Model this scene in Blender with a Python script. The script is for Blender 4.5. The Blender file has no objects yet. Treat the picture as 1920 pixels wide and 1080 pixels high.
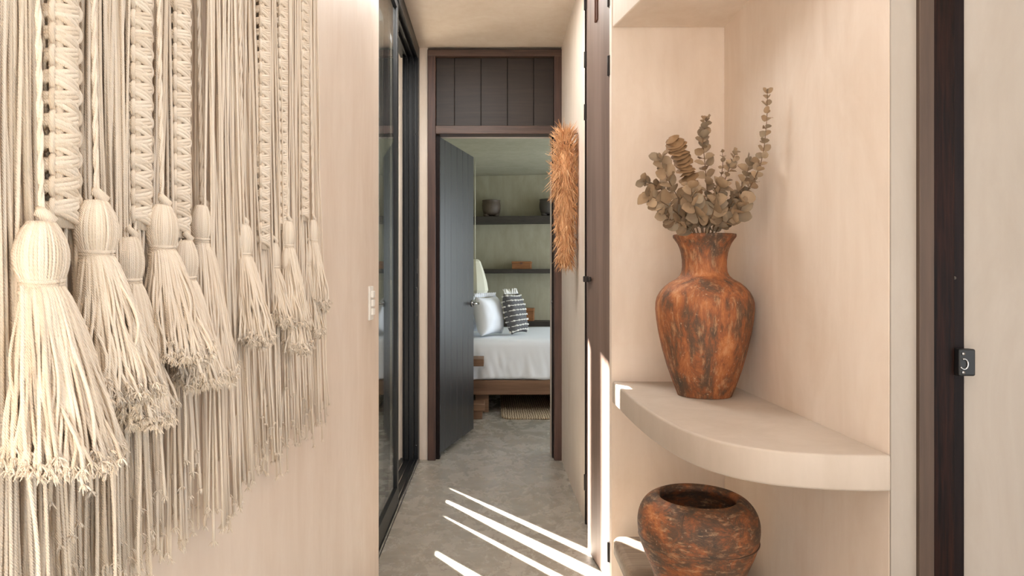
import bpy, bmesh, math, random
import numpy as np
from mathutils import Vector, Matrix, noise

random.seed(7)
rng = np.random.default_rng(11)
scene = bpy.context.scene
col = scene.collection
PI = math.pi
EYE = 1.17          # camera height
FPX = 1280.0        # focal length in pixels of the 1920 px frame (24 mm)
CX, CY = 925.0, 523.0


def lin(r, g, b):
    f = lambda c: (c / 255.0 / 12.92) if c / 255.0 <= 0.04045 else ((c / 255.0 + 0.055) / 1.055) ** 2.4
    return (f(r), f(g), f(b), 1.0)


def at(px, py, Y):
    """point of the place seen at a spot of the photograph, at depth Y"""
    return Vector(((px - CX) * Y / FPX, Y, EYE - (py - CY) * Y / FPX))


# ------------------------------------------------------------------ materials
class NT:
    def __init__(self, name):
        self.m = bpy.data.materials.new(name)
        self.m.use_nodes = True
        self.t = self.m.node_tree
        self.b = self.t.nodes['Principled BSDF']

    def n(self, typ, **kw):
        nd = self.t.nodes.new(typ)
        for k, v in kw.items():
            if k.startswith('i_'):
                nd.inputs[k[2:].replace('_', ' ')].default_value = v
            else:
                setattr(nd, k, v)
        return nd

    def l(self, a, b):
        self.t.links.new(a, b)

    def pos(self, scale=(1, 1, 1), obj=False):
        if obj:
            src = self.n('ShaderNodeTexCoord').outputs['Object']
        else:
            src = self.n('ShaderNodeNewGeometry').outputs['Position']
        mp = self.n('ShaderNodeMapping')
        mp.inputs['Scale'].default_value = scale
        self.l(src, mp.inputs['Vector'])
        return mp.outputs['Vector']

    def noise(self, vec, scale, detail=4, rough=0.6, dist=0.0):
        nd = self.n('ShaderNodeTexNoise')
        nd.inputs['Scale'].default_value = scale
        nd.inputs['Detail'].default_value = detail
        nd.inputs['Roughness'].default_value = rough
        nd.inputs['Distortion'].default_value = dist
        self.l(vec, nd.inputs['Vector'])
        return nd.outputs['Fac']

    def ramp(self, fac, stops, interp='LINEAR'):
        r = self.n('ShaderNodeValToRGB')
        cr = r.color_ramp
        cr.interpolation = interp
        while len(cr.elements) < len(stops):
            cr.elements.new(0.5)
        for e, (p, c) in zip(cr.elements, stops):
            e.position = p
            e.color = c
        self.l(fac, r.inputs['Fac'])
        return r.outputs['Color']

    def mix(self, fac, a, b, mode='MIX'):
        m = self.n('ShaderNodeMix', data_type='RGBA', blend_type=mode)
        for s, v in ((m.inputs[0], fac), (m.inputs[6], a), (m.inputs[7], b)):
            if hasattr(v, 'is_linked'):
                self.l(v, s)
            else:
                s.default_value = v
        return m.outputs[2]

    def bump(self, h, strength=0.2, dist=0.01):
        b = self.n('ShaderNodeBump')
        b.inputs['Strength'].default_value = strength
        b.inputs['Distance'].default_value = dist
        self.l(h, b.inputs['Height'])
        self.l(b.outputs['Normal'], self.b.inputs['Normal'])

    def set(self, color=None, rough=None, metal=None, spec=None):
        if color is not None:
            if hasattr(color, 'is_linked'):
                self.l(color, self.b.inputs['Base Color'])
            else:
                self.b.inputs['Base Color'].default_value = color
        if rough is not None:
            if hasattr(rough, 'is_linked'):
                self.l(rough, self.b.inputs['Roughness'])
            else:
                self.b.inputs['Roughness'].default_value = rough
        if metal is not None:
            self.b.inputs['Metallic'].default_value = metal
        if spec is not None:
            self.b.inputs['Specular IOR Level'].default_value = spec
        return self.m


def m_plaster(name, c1, c2, c3):
    t = NT(name)
    p = t.pos((1, 1, 0.45))
    a = t.noise(p, 1.3, 5, 0.55, 0.8)
    b = t.noise(p, 5.0, 8, 0.68, 1.0)
    c = t.noise(t.pos((1, 1, 0.12)), 22, 3, 0.6)
    ca = t.ramp(a, [(0.3, c1), (0.52, c2), (0.72, c3)])
    cb = t.mix(0.42, ca, t.ramp(b, [(0.36, c1), (0.64, c3)]))
    cc = t.mix(0.16, cb, t.ramp(c, [(0.35, c1), (0.65, c3)]))
    t.bump(t.noise(t.pos((1, 1, 0.5)), 9, 6, 0.6), 0.12, 0.012)
    return t.set(cc, 0.55, spec=0.3)


def m_wood(name, dark, mid, light, axis='z', rough=0.5, scale=14, spec=0.4):
    t = NT(name)
    s = {'z': (1, 1, 0.05), 'y': (1, 0.05, 1), 'x': (0.05, 1, 1)}[axis]
    p = t.pos(s)
    a = t.noise(p, scale, 6, 0.65, 0.6)
    b = t.noise(p, scale * 6, 3, 0.6)
    c1 = t.ramp(a, [(0.3, dark), (0.55, mid), (0.75, light)])
    c2 = t.mix(0.35, c1, t.ramp(b, [(0.35, dark), (0.7, light)]))
    t.bump(b, 0.15, 0.003)
    return t.set(c2, rough, spec=spec)


def m_terracotta(name, vert=True, k=0.0):
    t = NT(name)
    p = t.pos((1, 1, 0.30) if vert else (0.8, 0.8, 1.3), True)
    a = t.noise(p, 18.0, 10, 0.8, 0.5)
    b = t.noise(t.pos((1, 1, 0.22) if vert else (0.45, 0.45, 1.9), True), 55, 6, 0.75, 0.3)
    d = t.noise(t.pos((1, 1, 0.8), True), 7.0, 4, 0.55, 0.6)
    g = t.noise(t.pos((1, 1, 1), True), 90, 3, 0.6)
    tan, oran, rust = lin(188, 140, 100), lin(170, 109, 68), lin(142, 88, 57)
    brown, char = lin(98, 74, 58), lin(72, 63, 56)
    sm = t.n('ShaderNodeMath', operation='MULTIPLY_ADD')
    sm.inputs[1].default_value = 0.62
    t.l(a, sm.inputs[0])
    dm = t.n('ShaderNodeMath', operation='MULTIPLY')
    dm.inputs[1].default_value = 0.38
    t.l(d, dm.inputs[0])
    t.l(dm.outputs[0], sm.inputs[2])
    base = t.ramp(sm.outputs[0], [(0.38 + k, char), (0.455 + k, brown), (0.52 + k, rust), (0.585 + k, oran), (0.67 + k, tan)])
    pale = t.ramp(b, [(0.53, (0, 0, 0, 1)), (0.66, (1, 1, 1, 1))])
    c2 = t.mix(t.mix(0.45, (0, 0, 0, 1), pale), base, lin(206, 166, 126))
    dark = t.ramp(b, [(0.30, (1, 1, 1, 1)), (0.43, (0, 0, 0, 1))])
    c3 = t.mix(t.mix(0.55, (0, 0, 0, 1), dark), c2, lin(70, 54, 44))
    fl = t.ramp(g, [(0.66, (0, 0, 0, 1)), (0.70, (1, 1, 1, 1))])
    c4 = t.mix(t.mix(0.35, (0, 0, 0, 1), fl), c3, lin(212, 186, 156))
    t.bump(b, 0.25, 0.004)
    return t.set(c4, 0.62, spec=0.25)


def m_random(name, cols, rough=0.7, noise_scale=0, translucent=False):
    """colour differing from strand to strand / leaf to leaf"""
    t = NT(name)
    g = t.n('ShaderNodeNewGeometry').outputs['Random Per Island']
    n = len(cols)
    c = t.ramp(g, [(i / max(1, n - 1), cc) for i, cc in enumerate(cols)])
    if noise_scale:
        nz = t.noise(t.pos(), noise_scale, 4, 0.6)
        c = t.mix(0.3, c, t.ramp(nz, [(0.3, cols[0]), (0.7, cols[-1])]))
    return t.set(c, rough, spec=0.2)


def m_cotton(name):
    t = NT(name)
    g = t.n('ShaderNodeNewGeometry').outputs['Random Per Island']
    c = t.ramp(g, [(0, lin(221, 206, 187)), (0.5, lin(231, 218, 201)), (1, lin(240, 229, 214))])
    # twist of the cord: diagonal fine ridges
    w = t.n('ShaderNodeTexWave', wave_type='BANDS', bands_direction='DIAGONAL')
    w.inputs['Scale'].default_value = 330
    w.inputs['Distortion'].default_value = 1.5
    w.inputs['Detail'].default_value = 1.5
    t.l(t.pos((1, 1, 0.7)), w.inputs['Vector'])
    t.bump(w.outputs['Fac'], 0.5, 0.0012)
    return t.set(c, 0.9, spec=0.1)


def m_floor():
    t = NT('polished_concrete')
    p = t.pos()
    a = t.noise(p, 1.1, 5, 0.55, 0.6)
    b = t.noise(t.pos((1.3, 1.0, 1)), 5.0, 12, 0.78, 0.35)
    c = t.noise(t.pos((0.55, 1.7, 1)), 17, 8, 0.72, 0.6)
    ca = t.ramp(a, [(0.30, lin(134, 123, 107)), (0.5, lin(152, 145, 132)), (0.68, lin(163, 162, 157))])
    cb = t.mix(0.44, ca, t.ramp(b, [(0.22, lin(108, 96, 79)), (0.50, lin(164, 157, 145)), (0.78, lin(210, 206, 199))]))
    cc = t.mix(0.36, cb, t.ramp(c, [(0.25, lin(90, 80, 66)), (0.75, lin(180, 175, 166))]))
    cd = cc
    r = t.ramp(b, [(0.3, (0.20, 0.20, 0.20, 1)), (0.7, (0.34, 0.34, 0.34, 1))])
    t.bump(b, 0.05, 0.006)
    return t.set(cd, r, spec=0.5)


def m_plain(name, c, rough=0.5, metal=0.0, spec=0.5, nz=0):
    t = NT(name)
    if nz:
        f = t.noise(t.pos(), nz, 4, 0.6)
        d = tuple(x * 0.72 for x in c[:3]) + (1,)
        c = t.ramp(f, [(0.3, d), (0.7, c)])
    return t.set(c, rough, metal, spec)


def m_glass():
    m = bpy.data.materials.new('window_glass')
    m.use_nodes = True
    nt = m.node_tree
    nt.nodes.clear()
    out = nt.nodes.new('ShaderNodeOutputMaterial')
    mix = nt.nodes.new('ShaderNodeMixShader')
    tr = nt.nodes.new('ShaderNodeBsdfTransparent')
    gl = nt.nodes.new('ShaderNodeBsdfGlossy')
    lw = nt.nodes.new('ShaderNodeLayerWeight')
    lw.inputs['Blend'].default_value = 0.5
    pw = nt.nodes.new('ShaderNodeMath')
    pw.operation = 'POWER'
    pw.inputs[1].default_value = 5.0
    nt.links.new(lw.outputs['Facing'], pw.inputs[0])
    fr = nt.nodes.new('ShaderNodeMath')
    fr.operation = 'MULTIPLY_ADD'
    fr.inputs[1].default_value = 0.96
    fr.inputs[2].default_value = 0.04
    nt.links.new(pw.outputs[0], fr.inputs[0])
    tr.inputs['Color'].default_value = (0.94, 0.96, 0.955, 1)
    gl.inputs['Roughness'].default_value = 0.02
    nt.links.new(fr.outputs[0], mix.inputs[0])
    nt.links.new(tr.outputs[0], mix.inputs[1])
    nt.links.new(gl.outputs[0], mix.inputs[2])
    nt.links.new(mix.outputs[0], out.inputs['Surface'])
    return m


M = {}
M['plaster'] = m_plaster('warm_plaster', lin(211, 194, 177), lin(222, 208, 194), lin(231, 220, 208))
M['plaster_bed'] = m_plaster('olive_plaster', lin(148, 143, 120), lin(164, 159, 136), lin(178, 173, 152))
M['plaster_shelf_shaded'] = m_plaster('shaded_shelf_plaster', lin(172, 159, 145), lin(182, 170, 157), lin(192, 181, 169))  # greyer than the wall plaster, shade also put into the colour
M['plaster_grey_shaded'] = m_plaster('shaded_grey_plaster', lin(152, 142, 131), lin(161, 152, 142), lin(170, 162, 153))  # greyed plaster darkened further, shade put into its colour
M['floor'] = m_floor()
M['wood_dark'] = m_wood('dark_stained_wood', lin(52, 36, 31), lin(80, 57, 49), lin(104, 76, 66), 'z', 0.45)
M['wood_dark_x'] = m_wood('dark_stained_rail', lin(54, 40, 34), lin(84, 64, 56), lin(110, 84, 72), 'x', 0.45)
M['wood_panel'] = m_wood('dark_transom_planks', lin(30, 22, 19), lin(42, 32, 27), lin(56, 43, 36), 'x', 0.5)
M['wood_leaf'] = m_wood('black_brown_door', lin(26, 24, 24), lin(34, 32, 32), lin(45, 42, 42), 'z', 0.36, spec=0.5)
M['wood_cup'] = m_wood('grey_brown_door', lin(96, 79, 70), lin(122, 102, 92), lin(141, 120, 110), 'z', 0.42, 8)
M['wood_post_grey'] = m_wood('grey_brown_post_wood', lin(66, 52, 43), lin(79, 63, 52), lin(92, 75, 62), 'z', 0.55)  # lighter and greyer than the jamb beside it
M['wood_jamb'] = m_wood('varnished_dark_jamb', lin(10, 6, 5), lin(22, 13, 10), lin(60, 31, 21), 'z', 0.42, 26, 0.12)
M['wood_jamb2'] = m_wood('black_brown_jamb_edge', lin(16, 10, 10), lin(26, 17, 16), lin(38, 25, 23), 'z', 0.42, 20, 0.12)
M['wood_bed'] = m_wood('brown_bed_timber', lin(92, 64, 46), lin(124, 92, 68), lin(150, 116, 90), 'x', 0.55, 10)
M['wood_shelf'] = m_wood('charcoal_shelf_timber', lin(42, 38, 34), lin(58, 52, 46), lin(74, 66, 58), 'x', 0.6)
M['wood_box'] = m_wood('orange_brown_box_wood', lin(112, 70, 38), lin(150, 98, 56), lin(172, 120, 76), 'x', 0.5)
M['wood_stool'] = m_wood('weathered_grey_wood', lin(104, 88, 72), lin(138, 120, 102), lin(164, 146, 126), 'x', 0.7, 10)
M['terra_v'] = m_terracotta('aged_terracotta_jar', True)
M['terra_h'] = m_terracotta('aged_terracotta_pot', False, 0.035)
M['clay_dark'] = m_plain('dark_fired_clay', lin(92, 78, 64), 0.6, nz=18)
M['clay_grey'] = m_plain('grey_fired_clay', lin(80, 74, 68), 0.6, nz=18)
M['cotton'] = m_cotton('natural_cotton_cord')
M['leaf'] = m_random('dried_eucalyptus_leaf', [lin(140, 117, 93), lin(170, 145, 116), lin(156, 134, 109), lin(142, 130, 112), lin(180, 156, 127), lin(124, 104, 83)], 0.75, 30)
M['leaf_tan'] = m_random('dried_tan_leaf', [lin(136, 106, 76), lin(160, 128, 94), lin(120, 94, 68)], 0.75, 30)
M['twig'] = m_plain('dried_twig', lin(110, 84, 60), 0.8)
M['grass'] = m_random('dried_golden_grass', [lin(188, 136, 92), lin(218, 172, 126), lin(202, 150, 106), lin(232, 192, 150), lin(164, 110, 72)], 0.75)
M['black'] = m_plain('black_powder_coated_metal', lin(20, 20, 21), 0.4, 0.0, 0.5)
M['iron'] = m_plain('blackened_iron', lin(40, 34, 32), 0.5, 0.3)
M['rust'] = m_plain('rusty_iron', lin(96, 62, 48), 0.7, 0.1)
M['chrome'] = m_plain('polished_chrome', lin(190, 190, 190), 0.18, 1.0)
M['glass'] = m_glass()
M['white'] = m_plain('white_plastic', lin(240, 238, 232), 0.35)
M['label'] = m_plain('pale_sticker', lin(206, 204, 196), 0.5)
M['linen'] = m_plain('white_linen', lin(233, 236, 241), 0.85, spec=0.15)
M['shade'] = m_plain('pale_linen_shade', lin(214, 210, 190), 0.85, spec=0.15)
M['grey_fab'] = m_plain('charcoal_woven_fabric', lin(98, 97, 98), 0.9, spec=0.1, nz=160)
M['tuft'] = m_plain('white_tufted_yarn', lin(236, 234, 228), 0.9, spec=0.1)
M['terrace'] = m_plain('terrace_stone', lin(186, 176, 160), 0.7, nz=5)
M['screen'] = m_wood('grey_screen_boards', lin(70, 66, 62), lin(92, 88, 84), lin(112, 108, 102), 'z', 0.6)
M['foliage'] = m_random('garden_leaves', [lin(58, 78, 40), lin(86, 108, 58), lin(112, 132, 78)], 0.6)


def m_rug():
    t = NT('woven_jute')
    w = t.n('ShaderNodeTexWave', wave_type='BANDS', bands_direction='X')
    w.inputs['Scale'].default_value = 16
    w.inputs['Distortion'].default_value = 4
    w.inputs['Detail'].default_value = 2
    w.inputs['Detail Scale'].default_value = 2
    t.l(t.pos(), w.inputs['Vector'])
    c = t.ramp(w.outputs['Fac'], [(0.2, lin(132, 112, 88)), (0.8, lin(190, 172, 146))])
    t.bump(w.outputs['Fac'], 0.5, 0.01)
    return t.set(c, 0.95, spec=0.1)


M['rug'] = m_rug()

# ------------------------------------------------------------------ building helpers
ORG = {}


class MB:
    """collects shapes in world metres; build() links them as one mesh object"""

    def __init__(self):
        self.v, self.f, self.s = [], [], []

    def add(self, verts, faces, smooth=False):
        o = len(self.v)
        self.v.extend([tuple(map(float, p)) for p in verts])
        self.f.extend([tuple(int(i) + o for i in fc) for fc in faces])
        self.s.extend([smooth] * len(faces))
        return self

    def box(self, x0, x1, y0, y1, z0, z1):
        v = [(x, y, z) for z in (z0, z1) for y in (y0, y1) for x in (x0, x1)]
        return self.add(v, [(0, 2, 3, 1), (4, 5, 7, 6), (0, 1, 5, 4), (2, 6, 7, 3), (0, 4, 6, 2), (1, 3, 7, 5)])

    def obox(self, p, q, t, z0, z1):
        """upright board from p to q (plan points), thickness t to the right of travel"""
        p, q = Vector(p), Vector(q)
        d = (q - p).normalized()
        n = Vector((d.y, -d.x)) * t
        pl = [p, q, q + n, p + n]
        v = [(a.x, a.y, z0) for a in pl] + [(a.x, a.y, z1) for a in pl]
        return self.add(v, [(3, 2, 1, 0), (4, 5, 6, 7), (0, 1, 5, 4), (1, 2, 6, 5), (2, 3, 7, 6), (3, 0, 4, 7)]) if t < 0 else \
            self.add(v, [(0, 1, 2, 3), (7, 6, 5, 4), (4, 5, 1, 0), (5, 6, 2, 1), (6, 7, 3, 2), (7, 4, 0, 3)])

    def prism(self, poly, z0, z1, smooth=False):
        n = len(poly)
        v = [(x, y, z0) for x, y in poly] + [(x, y, z1) for x, y in poly]
        f = [tuple(range(n - 1, -1, -1)), tuple(range(n, 2 * n))]
        f += [(i, (i + 1) % n, n + (i + 1) % n, n + i) for i in range(n)]
        self.add(v, f)
        if smooth:
            for k in range(n):
                self.s[-1 - k] = True
        return self

    def lathe(self, prof, c=(0, 0), seg=64, wob=0.0, sx=1.0, sy=1.0):
        v, f = [], []
        n = len(prof)
        for i, (r, z) in enumerate(prof):
            for k in range(seg):
                a = 2 * PI * k / seg
                rr = r * (1 + wob * noise.noise((math.cos(a) * 1.7, math.sin(a) * 1.7, z * 6)))
                v.append((c[0] + rr * math.cos(a) * sx, c[1] + rr * math.sin(a) * sy, z))
        for i in range(n - 1):
            for k in range(seg):
                k2 = (k + 1) % seg
                f.append((i * seg + k, i * seg + k2, (i + 1) * seg + k2, (i + 1) * seg + k))
        self.add(v, f, True)
        o = len(self.v) - len(v)
        if prof[0][0] > 1e-5:
            self.f.append(tuple(o + k for k in range(seg - 1, -1, -1))); self.s.append(False)
        if prof[-1][0] > 1e-5:
            self.f.append(tuple(o + (n - 1) * seg + k for k in range(seg))); self.s.append(False)
        return self

    def tube(self, pts, rad, sides=6, cap=True):
        P = np.asarray(pts, float)
        n = len(P)
        R = np.full(n, rad) if np.isscalar(rad) else np.asarray(rad, float)
        T = np.gradient(P, axis=0)
        T /= np.maximum(np.linalg.norm(T, axis=1, keepdims=True), 1e-9)
        ref = np.eye(3)[np.argmin(np.abs(T[0]))]
        N = np.empty_like(P)
        u = ref - T[0] * ref.dot(T[0])
        u /= np.linalg.norm(u)
        N[0] = u
        for i in range(1, n):
            u = u - T[i] * u.dot(T[i])
            l = np.linalg.norm(u)
            u = u / l if l > 1e-6 else N[i - 1]
            N[i] = u
        B = np.cross(T, N)
        a = np.arange(sides) * 2 * PI / sides
        ring = (P[:, None, :] + R[:, None, None] * (np.cos(a)[None, :, None] * N[:, None, :] + np.sin(a)[None, :, None] * B[:, None, :])).reshape(-1, 3)
        f = []
        for i in range(n - 1):
            for k in range(sides):
                k2 = (k + 1) % sides
                f.append((i * sides + k, i * sides + k2, (i + 1) * sides + k2, (i + 1) * sides + k))
        if cap:
            f.append(tuple(range(sides - 1, -1, -1)))
            f.append(tuple((n - 1) * sides + k for k in range(sides)))
        return self.add(ring, f, True)

    def build(self, name, mat, parent=None, bevel=0, seg=2, origin=None, subd=0):
        me = bpy.data.meshes.new(name)
        if parent is not None:
            o0 = ORG[parent.name]
        elif origin is not None:
            o0 = Vector(origin)
        else:
            o0 = Vector((0, 0, 0))
        V = [(a - o0.x, b - o0.y, c - o0.z) for a, b, c in self.v]
        me.from_pydata(V, [], self.f)
        me.polygons.foreach_set('use_smooth', self.s)
        me.update()
        me.validate()
        if isinstance(mat, str):
            mat = M[mat]
        me.materials.append(mat)
        o = bpy.data.objects.new(name, me)
        col.objects.link(o)
        if parent is not None:
            o.parent = parent
        else:
            o.location = o0
        ORG[o.name] = o0.copy()
        if bevel:
            b = o.modifiers.new('bevel', 'BEVEL')
            b.width = bevel
            b.segments = seg
            b.limit_method = 'ANGLE'
            b.angle_limit = math.radians(40)
        if subd:
            s = o.modifiers.new('subd', 'SUBSURF')
            s.levels = s.render_levels = subd
        return o


def tag(o, label, cat, group=None, kind=None):
    o['label'] = label
    o['category'] = cat
    if group:
        o['group'] = group
    if kind:
        o['kind'] = kind
    return o


def thing(name, label, cat, loc, group=None, kind=None):
    o = bpy.data.objects.new(name, None)
    o.empty_display_size = 0.05
    col.objects.link(o)
    o.location = loc
    ORG[o.name] = Vector(loc)
    return tag(o, label, cat, group, kind)


def struct(name, mb, mat, label, cat, **kw):
    return tag(mb.build(name, mat, **kw), label, cat, kind='structure')


# ------------------------------------------------------------------ the setting
CEIL = 2.665
XL, XR = -0.43, 0.44
f = MB()
f.box(-0.62, 2.7, -3.1, 4.56, -0.12, 0)
f.box(-0.62, 2.7, 4.56, 8.6, -0.12, 0)
struct('floor', f, 'floor', 'grey brown polished concrete floor running down the corridor', 'floor')
c = MB().box(-0.62, 2.7, -3.1, 4.62, CEIL, 2.9)
struct('ceiling', c, 'plaster', 'cream plaster ceiling of the corridor', 'ceiling')
c = MB().box(-0.62, 2.7, 4.62, 8.6, 2.385, 2.9)
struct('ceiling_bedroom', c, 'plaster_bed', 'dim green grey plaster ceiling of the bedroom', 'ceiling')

# left wall with a window behind the camera
w = MB()
w.box(-0.62, XL, 0.14, 2.56, 0, CEIL)
w.box(-0.62, XL, -3.1, -1.35, 0, CEIL)
w.box(-0.62, XL, -1.35, 0.14, 2.4, CEIL)
struct('wall_left', w, 'plaster', 'warm beige plaster wall behind the cotton hanging', 'wall')
# rear wall of the front room, with a wide glazed opening
w = MB()
w.box(2.4, 2.5, -3.1, -2.95, 0, CEIL)
w.box(XL, 2.4, -3.1, -2.95, 2.5, CEIL)
struct('wall_rear', w, 'plaster', 'plaster wall behind the camera with a wide opening', 'wall')
w = MB().box(2.5, 2.7, -3.1, -2.2, 0, CEIL).box(2.5, 2.7, 0.6, 1.9, 0, CEIL).box(2.5, 2.7, -2.2, 0.6, 2.45, CEIL)
struct('wall_east', w, 'plaster', 'plaster side wall of the front room', 'wall')
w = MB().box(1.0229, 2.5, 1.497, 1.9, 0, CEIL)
struct('wall_front', w, 'plaster_grey_shaded', 'pale plaster wall right of the dark door post', 'wall')

# wall at the end of the corridor
w = MB()
w.box(-0.62, -0.424, 4.418, 4.62, 0, CEIL)
w.box(-0.43, -0.385, 4.50, 4.62, 0, CEIL)
w.box(0.384, 0.46, 4.50, 4.62, 0, CEIL)
w.box(0.445, 2.7, 4.418, 4.62, 0, CEIL)
w.box(-0.43, 0.46, 4.50, 4.62, 2.12, CEIL)
struct('wall_back', w, 'plaster', 'cream plaster wall around the bedroom doorway', 'wall')
# right corridor wall and cupboard recess
w = MB()
w.box(XR, 1.0, 3.257, 4.418, 0, CEIL)
w.box(XR, 1.0, 2.54, 2.586, 0, CEIL)
w.box(0.86, 1.0, 2.586, 3.257, 0, CEIL)
w.box(XR, 0.86, 2.586, 3.257, 2.62, CEIL)
struct('wall_right', w, 'plaster', 'cream plaster corridor wall holding the dried grass bundle', 'wall')
# niche: right side wall
NX = 0.858
w = MB()
w.box(NX, 0.93, 1.478, 2.54, 0, CEIL)
struct('wall_niche', w, 'plaster', 'warm plaster side wall of the corner niche behind the jar', 'wall', bevel=0.004)

w = MB().box(NX, 0.9125, 1.473, 1.478, 0, CEIL)  # separate strip so its face can carry the shaded plaster colour
struct('trim_front', w, 'plaster_grey_shaded', 'narrow plaster edge strip, greyed for shade, between the niche and the dark doorpost', 'wall edge')

# plan curve of the corner shelf (front edge), from the corridor to the front strip
CUR = [(XR + 0.002, 2.539), (XR + 0.002, 2.449), (0.442, 2.20), (0.447, 2.02), (0.459, 1.865), (0.478, 1.745), (0.505, 1.655),
       (0.542, 1.588), (0.592, 1.537), (0.655, 1.503), (0.725, 1.484), (0.795, 1.475), (NX + 0.002, 1.4732)]


def smooth_curve(pts, n=6):
    out = []
    for i in range(len(pts) - 1):
        p0 = Vector(pts[max(i - 1, 0)]); p1 = Vector(pts[i]); p2 = Vector(pts[i + 1]); p3 = Vector(pts[min(i + 2, len(pts) - 1)])
        for k in range(n):
            t = k / n
            q = 0.5 * ((2 * p1) + (p2 - p0) * t + (2 * p0 - 5 * p1 + 4 * p2 - p3) * t * t + (3 * p1 - p0 - 3 * p2 + p3) * t ** 3)
            out.append((q.x, q.y))
    out.append(tuple(pts[-1]))
    return out


SH = 0.789
poly = smooth_curve(CUR) + [(NX + 0.002, 2.539)]
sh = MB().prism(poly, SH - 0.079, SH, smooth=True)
o = sh.build('corner_shelf', 'plaster_shelf_shaded', bevel=0.006, seg=3)
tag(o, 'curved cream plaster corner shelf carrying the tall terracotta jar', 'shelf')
CUR2 = [(XR + 0.003, 2.539), (0.458, 2.47), (0.492, 2.30), (0.532, 2.10), (0.585, 1.90), (0.66, 1.70), (0.755, 1.55), (NX + 0.012, 1.4735)]
poly = smooth_curve(CUR2) + [(NX + 0.012, 2.539)]
bk = MB().prism(poly, 2.105, CEIL, smooth=True)
struct('trim_niche', bk, 'plaster', 'rounded plaster bulkhead over the corner niche', 'bulkhead', bevel=0.006, seg=3)

# ------------------------------------------------------------------ bedroom shell
w = MB().box(-0.62, -0.50, 4.62, 8.6, 0, 2.4)
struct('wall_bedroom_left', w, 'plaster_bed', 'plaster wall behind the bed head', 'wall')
w = MB()
w.box(2.4, 2.7, 4.62, 5.0, 0, 2.4)
w.box(2.4, 2.7, 7.75, 8.6, 0, 2.4)
w.box(2.4, 2.7, 5.0, 7.75, 0, 0.45)
w.box(2.4, 2.7, 5.0, 7.75, 2.15, 2.4)
struct('wall_bedroom_right', w, 'plaster_bed', 'bedroom wall with a large window opening', 'wall')
# far wall, slightly turned
A0, A1 = Vector((-0.62, 8.13)), Vector((2.5, 7.70))
ad = (A1 - A0).normalized()
an = Vector((ad.y, -ad.x))          # towards the camera


def wallpt(u, v):
    """u along X on the far wall, v metres in front of it"""
    k = (u - A0.x) / ad.x
    p = A0 + ad * k + an * v
    return p


w = MB().obox(A0, A1, -0.4, 0, 2.4)
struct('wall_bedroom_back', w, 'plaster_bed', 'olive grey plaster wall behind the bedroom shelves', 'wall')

# ------------------------------------------------------------------ bedroom doorway with transom and open leaf
d1 = thing('door_1', 'dark wooden bedroom doorway with plank transom and open black leaf', 'door', (0, 4.418, 0), kind='structure')
fr = MB()
fr.box(-0.424, -0.372, 4.395, 4.50, 0, 2.645)
fr.box(0.392, 0.4449, 4.395, 4.50, 0, 2.645)
fr.build('jamb', 'wood_dark', d1, 0.003)
fr = MB().box(-0.372, -0.348, 4.425, 4.50, 0, 2.105).box(0.384, 0.392, 4.46, 4.50, 0, 2.105)
fr.build('door_stop', 'wood_jamb2', d1, 0.002)
fr = MB().box(-0.424, 0.4449, 4.392, 4.50, 2.604, 2.648).box(-0.372, 0.392, 4.396, 4.50, 2.105, 2.158)
fr.build('head_rail', 'wood_dark_x', d1, 0.003)
pn = MB()
e = [-0.372, -0.252, -0.080, 0.092, 0.262, 0.392]
for a, b in zip(e, e[1:]):
    pn.box(a + 0.0012, b - 0.0012, 4.432, 4.48, 2.158, 2.604)
pn.box(-0.372, 0.392, 4.444, 4.49, 2.158, 2.604)
pn.build('transom_panel', 'wood_panel', d1, 0.0025)
H0 = Vector((-0.350, 4.47))
H1 = Vector((-0.150, 5.21))
lf = MB()
dd = (H1 - H0)
ks = [0, 0.13, 0.30, 0.47, 0.64, 0.81, 1.0]
L = dd.length
for a, b in zip(ks, ks[1:]):
    p, q = H0 + dd * a + dd.normalized() * 0.0012, H0 + dd * b - dd.normalized() * 0.0012
    lf.obox(p, q, -0.04, 0.028, 2.100)
nn = Vector((dd.y, -dd.x)).normalized()
lf.obox(H0 - nn * 0.006, H1 - nn * 0.006, -0.028, 0.028, 2.100)
leaf = lf.build('door_leaf', 'wood_leaf', d1, 0.0025)
# lever handle on both faces near the free edge
hp = H0 + dd * 0.935
hz = EYE - (569 - CY) * hp.y / FPX
hd = MB()
for sgn in (1, -1):
    base = hp - nn * 0.02 + nn * sgn * 0.02
    tip = base + nn * sgn * 0.05
    hd.tube([(base.x, base.y, hz), (base.x + nn.x * sgn * 0.008, base.y + nn.y * sgn * 0.008, hz)], 0.026, 20)
    hd.tube([(base.x, base.y, hz), (tip.x, tip.y, hz)], 0.010, 10)
    end = tip - dd.normalized() * 0.11
    hd.tube([(tip.x, tip.y, hz), ((tip.x + end.x) / 2, (tip.y + end.y) / 2, hz + 0.004), (end.x, end.y, hz)], [0.011, 0.009, 0.008], 10)
hd.build('lever_handle', 'chrome', leaf)
hg = MB()
for z in (0.25, 1.05, 1.85):
    hg.tube([(-0.353, 4.462, z), (-0.353, 4.462, z + 0.09)], 0.007, 8)
hg.build('hinge', 'iron', d1)
kp = MB().tube([(0.3845, 4.47, 1.02), (0.380, 4.47, 1.02)], 0.012, 12)
kp.build('strike_plate', 'chrome', d1)

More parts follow.
